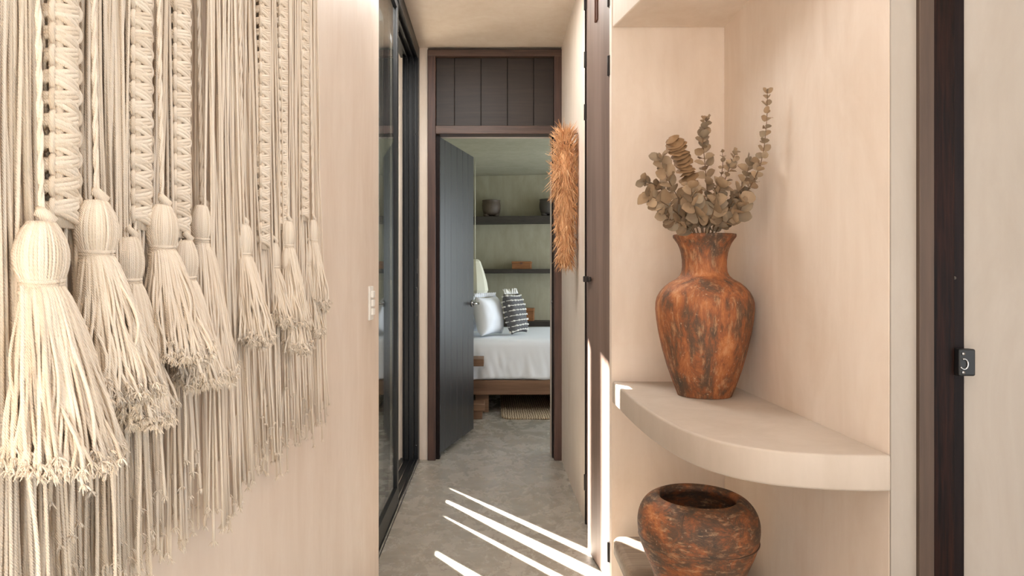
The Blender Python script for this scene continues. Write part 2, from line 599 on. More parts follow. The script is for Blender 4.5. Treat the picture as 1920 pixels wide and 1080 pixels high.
# ------------------------------------------------------------------ double leaf cupboard door in the right wall
d2 = thing('door_2', 'tall grey brown cupboard door with one leaf slightly ajar', 'door', (XR, 2.92, 0), kind='structure')
lfa = MB().box(0.444, 0.479, 2.925, 3.255, 0.006, 2.615).build('far_leaf', 'wood_cup', d2, 0.002)
lnb = MB().obox((0.446, 2.590), (0.4045, 2.928), 0.034, 0.006, 2.615).build('near_leaf', 'wood_cup', d2, 0.002)
jb = MB().box(0.4375, 0.452, 3.2552, 3.268, 0, 2.62).build('door_frame', 'wood_jamb2', d2)
for (y, zs) in ((3.257, (0.20, 1.965, 2.215, 2.49)), (2.588, (0.135, 1.978, 2.24))):
    for z in zs:
        h = MB()
        h.tube([(0.437, y, z - 0.038), (0.437, y, z + 0.038)], 0.0055, 10)
        h.box(0.4385, 0.446, y - 0.013, y + 0.013, z - 0.038, z + 0.038)
        h.build('hinge', 'iron', d2, 0.001)
kb = MB()
kb.box(0.384, 0.408, 2.905, 2.927, 1.157, 1.182)
kb.box(0.398, 0.410, 2.86, 2.905, 1.160, 1.179)
kb.build('latch_knob', 'iron', lnb, 0.003)
bl = MB().box(0.418, 0.434, 2.765, 2.80, 2.22, 2.36).tube([(0.417, 2.782, 2.215), (0.417, 2.782, 2.40)], 0.006, 8)
bl.build('slide_bolt', 'rust', lnb, 0.002)

# ------------------------------------------------------------------ dark post at the right
d3 = thing('door_3', 'dark varnished doorpost at the far right with black metal latch keeper', 'door', (0.965, 1.48, 0), kind='structure')
MB().box(0.9125, 0.945, 1.462, 1.56, 0, CEIL).build('architrave', 'wood_post_grey', d3, 0.002)
MB().box(0.945, 0.9955, 1.472, 1.56, 0, CEIL).build('jamb', 'wood_jamb', d3, 0.003)
MB().box(0.9955, 1.0228, 1.482, 1.56, 0, CEIL).build('door_stop', 'wood_jamb2', d3, 0.002)
k = MB().box(0.995, 1.031, 1.458, 1.4815, 0.962, 1.020)
kp = k.build('latch_keeper', 'black', d3, 0.004, 3)
r = MB()
r.tube([(1.0045 + 0.0085 * math.cos(a), 1.4565, 0.988 + 0.011 * math.sin(a)) for a in np.linspace(-2.6, 1.9, 18)], 0.0016, 8)
r.lathe([(0.0, 0)], (0, 0), 3) if False else None
r.tube([(1.0035, 1.4585, 0.970), (1.0035, 1.456, 0.970)], 0.0032, 10)
r.tube([(1.0035, 1.4585, 1.010), (1.0035, 1.456, 1.010)], 0.0032, 10)
r.build('keeper_ring', 'chrome', kp)
MB().tube([(1.0, 1.4825, 1.172), (1.0, 1.480, 1.172)], 0.004, 10).build('screw_plug', 'clay_grey', d3)

# ------------------------------------------------------------------ sliding glass door on the left
w1 = thing('window_1', 'black framed sliding glass door along the left of the corridor', 'glass door', (-0.5, 3.45, 0), kind='structure')
XF0, XF1 = -0.60, -0.478
t = MB()
t.box(XF0, XF1, 2.56, 4.418, 2.600, CEIL - 0.001)
for x in (-0.512, -0.548):
    t.box(x - 0.003, x + 0.003, 2.6, 4.36, 2.575, 2.600)
t.box(XF1 - 0.004, XF1, 2.6, 4.40, 2.575, 2.600)
t.build('head_track', 'black', w1, 0.002)
t = MB()
t.box(-0.578, XF1, 4.385, 4.4175, 0, 2.60)
for x in (-0.481, -0.510, -0.545, -0.576):
    t.box(x - 0.003, x + 0.003, 4.345, 4.386, 0, 2.60)
t.box(XF0, XF1, 2.5605, 2.60, 0, 2.60)
t.build('side_jamb', 'black', w1, 0.0015)
t = MB()
for z in (1.02, 1.205):
    t.box(-0.4888, -0.4862, 4.3815, 4.3852, z, z + 0.095)
t.build('sticker', 'label', w1)
t = MB()
for z in (0.10, 1.11, 2.10):
    t.tube([(-0.495, 4.3852, z), (-0.495, 4.382, z)], 0.0042, 10)
t.build('screw', 'chrome', w1)
t = MB().box(XF0, XF1, 2.56, 4.4175, 0.0, 0.012)
t.build('sill_track', 'black', w1)
t = MB()
for x in (-0.4805, -0.497, -0.531, -0.566):
    t.box(x - 0.0025, x + 0.0025, 2.6, 4.345, 0.012, 0.026)
t.build('track_rail', 'chrome', w1)


def panel(name, x0, x1, y0, y1):
    p = MB()
    p.box(x0, x1, y1 - 0.055, y1, 0.027, 2.597)
    p.box(x0, x1, y0, y0 + 0.055, 0.027, 2.597)
    p.box(x0, x1, y0 + 0.055, y1 - 0.055, 0.027, 0.118)
    p.box(x0, x1, y0 + 0.055, y1 - 0.055, 2.535, 2.597)
    po = p.build(name, 'black', w1, 0.002)
    xm = (x0 + x1) / 2
    MB().box(xm - 0.003, xm + 0.003, y0 + 0.05, y1 - 0.05, 0.11, 2.54).build('glass_pane', 'glass', po)
    return po


panel('sliding_panel', -0.510, -0.484, 2.60, 3.49)
panel('sliding_panel', -0.546, -0.520, 2.60, 3.44)

# ------------------------------------------------------------------ outside: terrace, low wall, boarded screen, shrubs
tr = MB().box(-6, -0.62, 1.0, 12, -0.14, -0.02)
struct('terrace', tr, 'terrace', 'pale stone terrace outside the sliding glass door', 'terrace')
SX = -0.95
STOP = []
sc = thing('boarded_screen', 'grey vertical board screen on a low wall outside the sliding door', 'screen', (SX, 4.5, 0))
MB().box(SX - 0.10, SX + 0.02, 2.2, 7.6, -0.02, 1.16).build('low_wall', 'terrace', sc)
TANAZ = 0.818 / 0.60     # dY per dX of the sun's path
gaps = {}
# gap centres at the screen plane traced back from the stripes of sun on the floor
for (x, y, wdt) in ((-0.199, 3.754, 0.088), (-0.213, 3.549, 0.122), (-0.199, 3.307, 0.088), (-0.208, 2.863, 0.13), (-0.2, 4.63, 0.22)):
    gaps[round(y + (x - SX) * TANAZ, 3)] = wdt
gs = sorted(gaps)
ys = [2.2] + [v for g in gs for v in (g - gaps[g] / 2, g + gaps[g] / 2)] + [7.6]
bd = MB()
rr = random.Random(3)
for i in range(0, len(ys), 2):
    a, b = ys[i], ys[i + 1]
    n = max(1, round((b - a) / 0.19))
    for k in range(n):
        p0, p1 = a + (b - a) * k / n, a + (b - a) * (k + 1) / n
        pa = 0.028 if k == 0 and i > 0 else 0.004
        pb = 0.028 if k == n - 1 and i + 2 < len(ys) else 0.004
        bow = rr.uniform(-0.01, 0.01)
        prof = [(1.16, pa, pb), (1.30, pa * 0.8, pb * 0.8), (1.6, pa * 0.3 + bow * .5, pb * 0.3 - bow * .5), (2.1, bow, -bow), (2.8, 0, 0), (3.35, 0, 0)]
        nv = len(prof)
        V = []
        for x in (SX - 0.012, SX + 0.012):
            V += [(x, p0 - (e if (k or i) else 0), z) for z, e, _ in prof]
            V += [(x, p1 + (e2 if (k < n - 1 or i + 2 < len(ys)) else 0), z) for z, _, e2 in prof]
        F = []
        for j in range(nv - 1):
            F.append((j, j + 1, nv + j + 1, nv + j))
            F.append((2 * nv + j, 3 * nv + j, 3 * nv + j + 1, 2 * nv + j + 1))
            F.append((j, 2 * nv + j, 2 * nv + j + 1, j + 1))
            F.append((nv + j, nv + j + 1, 3 * nv + j + 1, 3 * nv + j))
        F.append((0, nv, 3 * nv, 2 * nv))
        F.append((nv - 1, 3 * nv - 1, 4 * nv - 1, 2 * nv - 1))
        bd.add(V, F)
g4 = 2.863 + (-0.208 - SX) * TANAZ
bd.box(SX - 0.03, SX - 0.0125, g4 - 0.12, g4 + 0.12, 2.15, 3.35)  # added unseen board, blocks sun through the upper part of this gap
bd.build('screen_board', 'screen', sc)

shb = thing('garden_shrub', 'leafy green shrub growing on the terrace beyond the board screen', 'shrub', (-1.9, 7.6, -0.02))
rg = np.random.default_rng(41)
lv = MB()
for i in range(2600):
    p = np.array([-1.9, 7.6, 1.5]) + rg.normal(0, 1, 3) * np.array([0.30, 0.75, 0.75])
    if p[2] < 0.1 or p[0] > -1.1:
        continue
    d = rg.normal(0, 1, 3); d /= np.linalg.norm(d)
    e = np.cross(d, rg.normal(0, 1, 3)); e /= np.linalg.norm(e)
    lv.add([p, p + d * 0.035 + e * 0.018, p + d * 0.08, p + d * 0.035 - e * 0.018], [(0, 1, 2, 3)])
lv.build('foliage', 'foliage', shb)
st0 = MB()
for k in range(6):
    a = k * 1.05
    st0.tube([(-1.9 + 0.05 * math.cos(a), 7.6 + 0.05 * math.sin(a), -0.02), (-1.9 + 0.15 * math.cos(a), 7.6 + 0.3 * math.sin(a), 0.8), (-1.9 + 0.2 * math.cos(a), 7.6 + 0.5 * math.sin(a), 1.6)], [0.02, 0.014, 0.006], 7)
st0.build('trunk', 'twig', shb)

# ------------------------------------------------------------------ light switch
sw = thing('light_switch', 'white rectangular light switch on the left plaster wall', 'light switch', (XL, 2.375, 1.085))
MB().box(XL, XL + 0.007, 2.340, 2.412, 1.027, 1.145).build('plate', 'white', sw, 0.003)
for z in (1.045, 1.075, 1.105):
    MB().box(XL + 0.007, XL + 0.016, 2.359, 2.393, z, z + 0.023).build('rocker', 'white', sw, 0.002)

# ------------------------------------------------------------------ macrame
MX = -0.41


def yat(px, X=MX):
    return FPX * X / (px - CX)


def zat(py, Y):
    return EYE - (py - CY) * Y / FPX


ZT = 1.96
mac = thing('macrame_wall_hanging', 'long natural cotton macrame hanging with knotted braids and tassels on left wall', 'macrame', (MX, 1.0, ZT))
dw = MB()
dw.tube([(MX, 0.40, ZT), (MX, 1.62, ZT)], 0.013, 16)
dow = dw.build('dowel', 'wood_bed', mac)
for y in (0.55, 1.5):
    hk = MB()
    hk.tube([(XL, y, ZT + 0.02), (MX + 0.01, y, ZT + 0.018), (MX + 0.02, y, ZT), (MX + 0.01, y, ZT - 0.018), (MX - 0.005, y, ZT - 0.02)], 0.004, 8)
    hk.build('hook', 'iron', dow)


def fray(mb, p, d, r, rg):
    """brushed-out end of a cord: fine plies"""
    q = np.array(p)
    for k in range(9):
        v = np.array(d) + rg.normal(0, 0.75, 3) * np.array([1, 1, 0.5])
        v /= np.linalg.norm(v)
        l = rg.uniform(0.003, 0.009)
        mb.tube([q, q + v * l * 0.55, q + v * l + np.array([0, 0, -0.0015])], [r * 0.5, r * 0.42, r * 0.2], 4)


def strand(mb, p0, p1, r, rg, n=12, wob=0.004, sag=(0, 0, 0), power=1.0, ends=True, mid=None):
    t = np.linspace(0, 1, n)
    p0, p1 = np.array(p0, float), np.array(p1, float)
    P = p0[None] + (p1 - p0)[None] * t[:, None]
    tp = t ** power
    P[:, 0] = p0[0] + (p1[0] - p0[0]) * tp
    P[:, 1] = p0[1] + (p1[1] - p0[1]) * tp
    k1, k2 = rg.uniform(1.0, 3.2, 2)
    f1, f2 = rg.uniform(0, 6.28, 2)
    env = np.sin(np.pi * np.clip(t * 0.93 + 0.02, 0, 1)) ** 0.6
    P[:, 0] += wob * 0.6 * env * np.sin(k1 * 3 * t + f1)
    P[:, 1] += wob * env * np.sin(k2 * 3 * t + f2)
    P += np.sin(np.pi * t)[:, None] * np.array(sag)[None]
    P[:, 0] = np.maximum(P[:, 0], XL + r + 0.0006)
    R = np.full(n, r)
    if ends:
        R[-1] *= 1.2
    mb.tube(P, R, 6)
    if ends:
        d = P[-1] - P[-2]
        fray(mb, P[-1], d / np.linalg.norm(d), r, rg)


CR = 0.00172   # cord radius


def bundle(px0, px1, n, zb, bpx0, bpx1, X=MX, dx=0.008, z0=ZT, spread=0.02, name='cord_fringe', wob=0.005, seed=0):
    rg = np.random.default_rng(100 + seed)
    mb = MB()
    ya, yb = yat(px0, X), yat(px1, X)
    ba, bb = yat(bpx0, X), yat(bpx1, X)
    n = int(n * 1.6)
    for i in range(n):
        u = (i + 0.5) / n
        y0 = ya + (yb - ya) * u + rg.normal(0, 0.001)
        y1 = ba + (bb - ba) * np.clip(u + rg.normal(0, 0.13), -0.1, 1.1)
        x0 = X + rg.uniform(-dx, dx)
        x1 = X + rg.uniform(-dx, dx * 1.8) + 0.004
        strand(mb, (x0, y0, z0), (x1, y1, zb + rg.normal(0, spread)), CR * rg.uniform(0.85, 1.12), rg, 16, wob, power=1.5)
    return mb.build(name, 'cotton', mac)


S = 0
for args in (
    (-60, 58, 26, 0.80, -80, 60, -0.412, 0.009),
    (10, 60, 10, 0.83, 20, 130, -0.408, 0.009),
    (86, 118, 8, 0.86, 90, 170, -0.420, 0.004),
    (152, 202, 22, 0.845, 140, 215, -0.415, 0.009),
    (196, 240, 15, 0.865, 190, 262, -0.408, 0.008),
    (284, 322, 16, 0.855, 262, 330, -0.412, 0.008),
    (240, 290, 10, 0.86, 240, 330, -0.420, 0.004),
    (322, 362, 9, 0.845, 325, 372, -0.420, 0.005),
    (362, 384, 6, 0.90, 360, 392, -0.416, 0.007),
    (386, 432, 22, 0.835, 392, 452, -0.394, 0.006),
    (440, 482, 20, 0.865, 462, 512, -0.411, 0.008),
    (480, 506, 8, 0.845, 486, 526, -0.418, 0.005),
    (505, 524, 11, 0.835, 508, 530, -0.406, 0.007),
    (530, 562, 16, 0.865, 534, 572, -0.411, 0.008),
    (560, 576, 7, 0.862, 560, 588, -0.416, 0.006),
    (576, 593, 11, 0.845, 584, 604, -0.411, 0.007),
):
    S += 1
    bundle(*args, seed=S, spread=0.022 if S > 3 else 0.03)
# a few loose single cords in front
rg = np.random.default_rng(5)
for (pa, pb, zz, X) in ((40, 76, 0.82, -0.364), (199, 216, 0.86, -0.380), (250, 262, 0.85, -0.385), (612, 616, 0.862, -0.405), (606, 607, 0.88, -0.408), (597, 600, 0.868, -0.4)):
    lo = MB()
    strand(lo, (X if pa < 600 else -0.41, yat(pa, X), 1.165 if pa < 600 else 1.15), (X, yat(pb, X), zz), CR, rg, 14, 0.004)
    lo.build('loose_cord', 'cotton', mac)


def braid(px, ybot, X=-0.405, wy=0.0165, wx=0.0085, pitch=0.0099, seed=0, fall=True):
    Y = yat(px - 6 * (1 - seed / 7), X)
    zb = zat(ybot, Y)
    mb = MB()
    rg = np.random.default_rng(300 + seed)
    for k in range(4):                                   # core cords
        yy = Y + (k - 1.5) * 0.0042
        mb.tube([(X + 0.0035, Y + (k - 1.5) * 0.0068, z) for z in np.linspace(ZT, zb, 30)], 0.0046, 8)
    z = zb + 0.012
    sg = 1
    r = 0.0026
    while z < ZT - 0.02:
        jit = rg.uniform(0.93, 1.07)
        for j in range(3):
            dz = (j - 1) * r * 1.5
            P = []
            for t in np.linspace(0, 1, 15):
                a = PI * (1.30 - 1.60 * t)               # from the back, round one side, over the front, round the other side
                yy = math.cos(a) * wy * jit * (1.0 + 0.16 * math.sin(2 * PI * t) * sg)
                xx = math.sin(a) * wx * 1.25
                zz = 0.0052 * math.cos(a) * (-1) + dz * (0.75 + 0.35 * abs(math.sin(a)))
                P.append((X + xx, Y + sg * yy, z + zz))
            mb.tube(P, r * rg.uniform(0.95, 1.1), 7)
        # side loop standing proud of the edge
        for j in range(2):
            P = []
            for t in np.linspace(0, 1, 11):
                a = PI * (t - 0.5)
                rad = 0.0084 - 0.0042 * j
                P.append((X + 0.001 + 0.0035 * math.cos(a) * (1 - j * 0.3), Y - sg * (wy * 0.80 + rad * math.cos(a) * 0.95), z + 0.0050 + rad * math.sin(a)))
            mb.tube(P, r, 7)
        sg = -sg
        z += pitch
    b = mb.build('knotted_braid', 'cotton', mac)
    if fall:
        fb = MB()
        for k in range(9):
            u = (k - 4) / 4.0
            strand(fb, (X + rg.normal(0, 0.003), Y + u * 0.014, zb + 0.014), (X + rg.normal(0.006, 0.006), Y + u * 0.030, 0.93 + rg.normal(0, 0.03)), CR * 1.1, rg, 12, 0.004)
        fb.build('braid_end', 'cotton', b)
    return b


for i, (px, yb, X) in enumerate(((121, 428, -0.400), (265, 432, -0.402), (340, 447, -0.402), (428, 440, -0.408), (494, 468, -0.404), (528, 432, -0.406), (569, 415, -0.408))):
    braid(px, yb, X, seed=i)


def tassel(px, yt, yb, k=1.0, X=-0.388, zshift=0.0, n=84, cord=True, seed=0, out=0.020):
    Y = yat(px, X)
    zt, zb = zat(yt, Y), zat(yb, Y)
    rg = np.random.default_rng(500 + seed)
    rx0, ry0 = 0.0165 * k, 0.0215 * k
    hh = 0.047 * (0.75 + 0.25 * k)
    X = max(X, XL + rx0 + 0.004)
    # head: cords folded over the top knot
    prof = []
    for t in np.linspace(0, 1, 12):
        z = zt - hh * t
        r = (math.sin(PI * (0.10 + 0.66 * t)) ** 0.65)
        prof.append((r * 0.97, z))
    prof.append((0.60, zt - hh - 0.006))
    hd = MB()
    hd.lathe([(r * 0.97, z) for r, z in prof], (0, 0), 24)
    hd.v = [(X + a * rx0, Y + b * ry0, c) for a, b, c in hd.v]
    m = 46
    for i in range(m):
        a = 2 * PI * (i + rg.uniform(-.2, .2)) / m
        P = [(X + math.cos(a) * rx0 * r, Y + math.sin(a) * ry0 * r, z) for r, z in prof]
        hd.tube(P, 0.00165 * (0.8 + 0.2 * k), 5)
    hd.tube([(X, Y, zt - 0.004), (X + 0.004, Y + 0.004, zt + 0.004), (X + 0.001, Y - 0.004, zt + 0.009), (X - 0.003, Y + 0.002, zt + 0.013)], [0.006 * k, 0.006 * k, 0.005 * k, 0.003], 8)
    head = hd.build('tassel', 'cotton', mac)
    wr = MB()
    for i in range(4):
        z = zt - hh - 0.001 - i * 0.0034
        rr = 0.70 if i in (1, 2) else 0.73
        P = [(X + math.cos(a) * rx0 * rr * 1.06, Y + math.sin(a) * ry0 * rr * 1.06, z + 0.0008 * math.sin(a * 2)) for a in np.linspace(0, 2 * PI, 25)]
        wr.tube(P, 0.0022, 6)
    wr.build('neck_wrap', 'cotton', head)
    sk = MB()
    zs = zt - hh - 0.002
    rx1, ry1 = 0.030 * k, 0.044 * k
    for i in range(n):
        outer = i < n * 0.5
        a = 2 * PI * (i / (n * 0.5) if outer else rg.random()) + rg.normal(0, 0.06)
        q = 1.0 if outer else math.sqrt(rg.random()) * 0.9
        x0, y0 = X + math.cos(a) * rx0 * 0.66 * q, Y + math.sin(a) * ry0 * 0.66 * q
        q1 = q * rg.uniform(0.86, 1.10)
        x1 = X + out * k + math.cos(a) * rx1 * q1
        y1 = Y + math.sin(a) * ry1 * q1
        x1 = max(x1, XL + 0.004)
        z1 = zb + rg.normal(0, 0.0055) + 0.014 * (0.5 - 0.5 * math.cos(a))
        t = np.linspace(0, 1, 12)
        b = 0.95 * t ** 0.75 + 0.05 * t ** 3
        w1_, w2_ = rg.normal(0, 0.0040, 2)
        ph = rg.uniform(0, 6.28)
        P = np.stack([x0 + (x1 - x0) * b + w1_ * np.sin(6.5 * t + ph) * t, y0 + (y1 - y0) * b + w2_ * np.sin(5.5 * t + ph * 2) * t, zs + (z1 - zs) * t], 1)
        R = np.full(12, CR * 0.86 * rg.uniform(0.85, 1.15))
        R[-1] *= 1.1
        sk.tube(P, R, 6)
        d = P[-1] - P[-2]
        fray(sk, P[-1] - d * 0.1, d / np.linalg.norm(d), CR * 1.15, rg)
    sk.build('skirt', 'cotton', head)
    if cord:
        cb = MB()
        for j in range(2):
            ph = j * PI
            zz = np.linspace(ZT, zt, 60)
            P = np.stack([X * 1.0 - 0.012 * (zz - zt) / (ZT - zt) + 0.0014 * np.cos(zz * 120 + ph), Y + 0.0014 * np.sin(zz * 120 + ph), zz], 1)
            cb.tube(P, 0.0017, 6)
        cb.build('hanging_cord', 'cotton', head)
    return head


T = [
    (78, 418, 858, 1.12, -0.384, True), (181, 378, 732, 1.05, -0.384, True), (243, 446, 780, 0.80, -0.398, False),
    (304, 386, 664, 0.98, -0.386, True), (348, 452, 712, 0.85, -0.392, False), (379, 386, 700, 0.85, -0.402, True),
    (456, 420, 637, 0.82, -0.388, True), (514, 456, 602, 0.62, -0.404, False), (540, 416, 606, 0.74, -0.392, True),
    (539, 464, 652, 0.78, -0.392, False), (587, 413, 573, 0.62, -0.396, True), (577, 458, 622, 0.60, -0.404, False)]
for i, (px, yt, yb, k, X, cd) in enumerate(T):
    tassel(px, yt, yb, k, X, cord=cd, seed=i, n=int(360 * (0.55 + 0.45 * k)))

# ------------------------------------------------------------------ tall jar on the corner shelf
JX, JY = 0.692, 2.24
JP = [(440, 60), (442, 60.5), (445, 60), (448, 57.5), (457, 51), (466, 47), (475, 44.5), (487, 42.5), (500, 42.2), (510, 43.5), (517, 47), (523, 54),
      (530, 67), (538, 77), (547, 85), (557, 90.5), (567, 93), (580, 93.5), (600, 91.5), (620, 88.5), (653, 81.5), (687, 72), (720, 60), (733, 54.5), (738, 52.5), (740, 52)]
U = JY / FPX
prof = [(hw * U / 1.05, EYE - (py - CY) * U) for py, hw in JP][::-1]
z0 = prof[0][1]
prof = [(r, SH + 0.001 + (z - z0)) for r, z in prof]
fine = []
for i in range(len(prof) - 1):
    for k in range(3):
        t = k / 3
        fine.append((prof[i][0] * (1 - t) + prof[i + 1][0] * t, prof[i][1] * (1 - t) + prof[i + 1][1] * t))
fine.append(prof[-1])
top = fine[-1][1]
inner = [(0.052 * 1.83, top - 0.001), (0.087, top - 0.012), (0.074, top - 0.035), (0.066, top - 0.075), (0.066, top - 0.11), (0.05, top - 0.13), (0.0, top - 0.13)]
jar = MB().lathe([(0.0, SH + 0.0008)] + fine + inner, (JX, JY), 80, 0.02)
o = jar.build('terracotta_jar', 'terra_v', origin=(JX, JY, SH))
tag(o, 'tall aged terracotta jar with narrow neck standing on the curved shelf', 'jar')
JTOP = top
# ------------------------------------------------------------------ wide pot below
QX, QY = 0.588, 1.964
prof = [(0.0, 0.001), (0.074, 0.001), (0.079, 0.012), (0.083, 0.06), (0.091, 0.13), (0.104, 0.22), (0.124, 0.315), (0.146, 0.372), (0.158, 0.402), (0.166, 0.432),
        (0.1695, 0.458), (0.169, 0.480), (0.164, 0.502), (0.154, 0.521), (0.141, 0.535), (0.128, 0.543), (0.118, 0.547), (0.112, 0.546), (0.107, 0.541), (0.106, 0.532),
        (0.112, 0.522), (0.134, 0.500), (0.146, 0.465), (0.146, 0.43), (0.13, 0.37), (0.10, 0.29), (0.075, 0.20), (0.0, 0.18)]
pf = []
for i in range(len(prof) - 1):
    p0, p1, p2, p3 = [np.array(prof[min(max(j, 0), len(prof) - 1)]) for j in (i - 1, i, i + 1, i + 2)]
    for k in range(3):
        t = k / 3
        q = 0.5 * (2 * p1 + (p2 - p0) * t + (2 * p0 - 5 * p1 + 4 * p2 - p3) * t * t + (3 * p1 - p0 - 3 * p2 + p3) * t ** 3)
        pf.append((max(q[0], 0.0), max(q[1], 0.001)))
pf.append(prof[-1])
pot = MB().lathe(pf, (QX, QY), 80, 0.015)
po = pot.build('terracotta_pot', 'terra_h', origin=(QX, QY, 0))
tag(po, 'wide round open mouthed terracotta pot standing under the curved shelf', 'pot')
# scored lines: one ring and one upright seam
sc_ = MB()
rr_ = 0.1665
sc_.tube([(QX + (rr_ - 0.0012) * math.cos(a), QY + (rr_ - 0.0012) * math.sin(a), 0.432 + 0.004 * math.sin(a * 2)) for a in np.linspace(0, 2 * PI, 90)], 0.0028 + 0 * PI, 6)
sa = math.radians(-121)
up = [(r, z) for r, z in pf if 0.20 < z < 0.536 and r > 0.10]
up = up[:[i for i, (r, z) in enumerate(up) if z == max(b for _, b in up)][0] + 1]
sc_.tube([(QX + (r - 0.0006) * math.cos(sa), QY + (r - 0.0006) * math.sin(sa), z) for r, z in up], 0.0018, 6)
sc_.build('scored_band', m_plain('dark_scored_clay', lin(84, 58, 42), 0.6, nz=40), po)

# ------------------------------------------------------------------ weathered wooden stool beside the pot
st = MB()


def rrect(x0, x1, y0, y1, r, n=6):
    out = []
    for cx, cy, a0 in ((x1 - r, y1 - r, 0), (x0 + r, y1 - r, 90), (x0 + r, y0 + r, 180), (x1 - r, y0 + r, 270)):
        for k in range(n + 1):
            a = math.radians(a0 + 90 * k / n)
            out.append((cx + r * math.cos(a), cy + r * math.sin(a)))
    return out


rings = []
for (ins, z) in ((0.10, 0.001), (0.075, 0.06), (0.045, 0.12), (0.012, 0.178), (0.0, 0.20), (0.0, 0.242), (0.006, 0.250), (0.02, 0.253)):
    rings.append([(x, y, z) for x, y in rrect(0.425 + ins, 0.80 - ins, 2.16 + ins * .6, 2.44 - ins * .6, 0.03)])
n = len(rings[0])
V = [p for r in rings for p in r]
F = [(i * n + k, i * n + (k + 1) % n, (i + 1) * n + (k + 1) % n, (i + 1) * n + k) for i in range(len(rings) - 1) for k in range(n)]
st.add(V, F, True)
st.f += [tuple(range(n - 1, -1, -1)), tuple(range((len(rings) - 1) * n, len(rings) * n))]
st.s += [False, False]
tag(st.build('wooden_stool', 'wood_stool', origin=(0.6, 2.3, 0)), 'weathered grey wooden block stool behind the wide terracotta pot', 'stool')


# ------------------------------------------------------------------ dried eucalyptus stems in the jar
def spline(pts, n=30):
    pts = [np.array(p, float) for p in pts]
    out = []
    m = len(pts) - 1
    for s in np.linspace(0, m, n):
        i = min(int(s), m - 1)
        t = s - i
        p0, p1, p2, p3 = pts[max(i - 1, 0)], pts[i], pts[i + 1], pts[min(i + 2, m)]
        out.append(0.5 * (2 * p1 + (p2 - p0) * t + (2 * p0 - 5 * p1 + 4 * p2 - p3) * t * t + (3 * p1 - p0 - 3 * p2 + p3) * t ** 3))
    return np.array(out)


def leaf_mesh(mb, base, d, nrm, length, width, rg, cup=0.18):
    """rounded leaf with a short stalk, cupped and a little curled"""
    d = d / np.linalg.norm(d)
    nrm = nrm - d * nrm.dot(d)
    nrm /= max(np.linalg.norm(nrm), 1e-6)
    s = np.cross(d, nrm)
    V = []
    cur = rg.normal(0, 0.22)
    rows = [(0.0, 0.10), (0.12, 0.62), (0.34, 0.96), (0.60, 0.98), (0.82, 0.70), (1.0, 0.12)]
    for u, wv in rows:
        for v in (-1, -0.5, 0, 0.5, 1):
            off = cup * width * (v * v) * wv + cur * length * (u * u - 0.2 * u) + rg.normal(0, 0.0006)
            V.append(base + d * (u * length) + s * (v * wv * width * 0.5) + nrm * off)
    F = []
    for r_ in range(len(rows) - 1):
        for c_ in range(4):
            a = r_ * 5 + c_
            F.append((a, a + 1, a + 6, a + 5))
    mb.add(V, F, True)


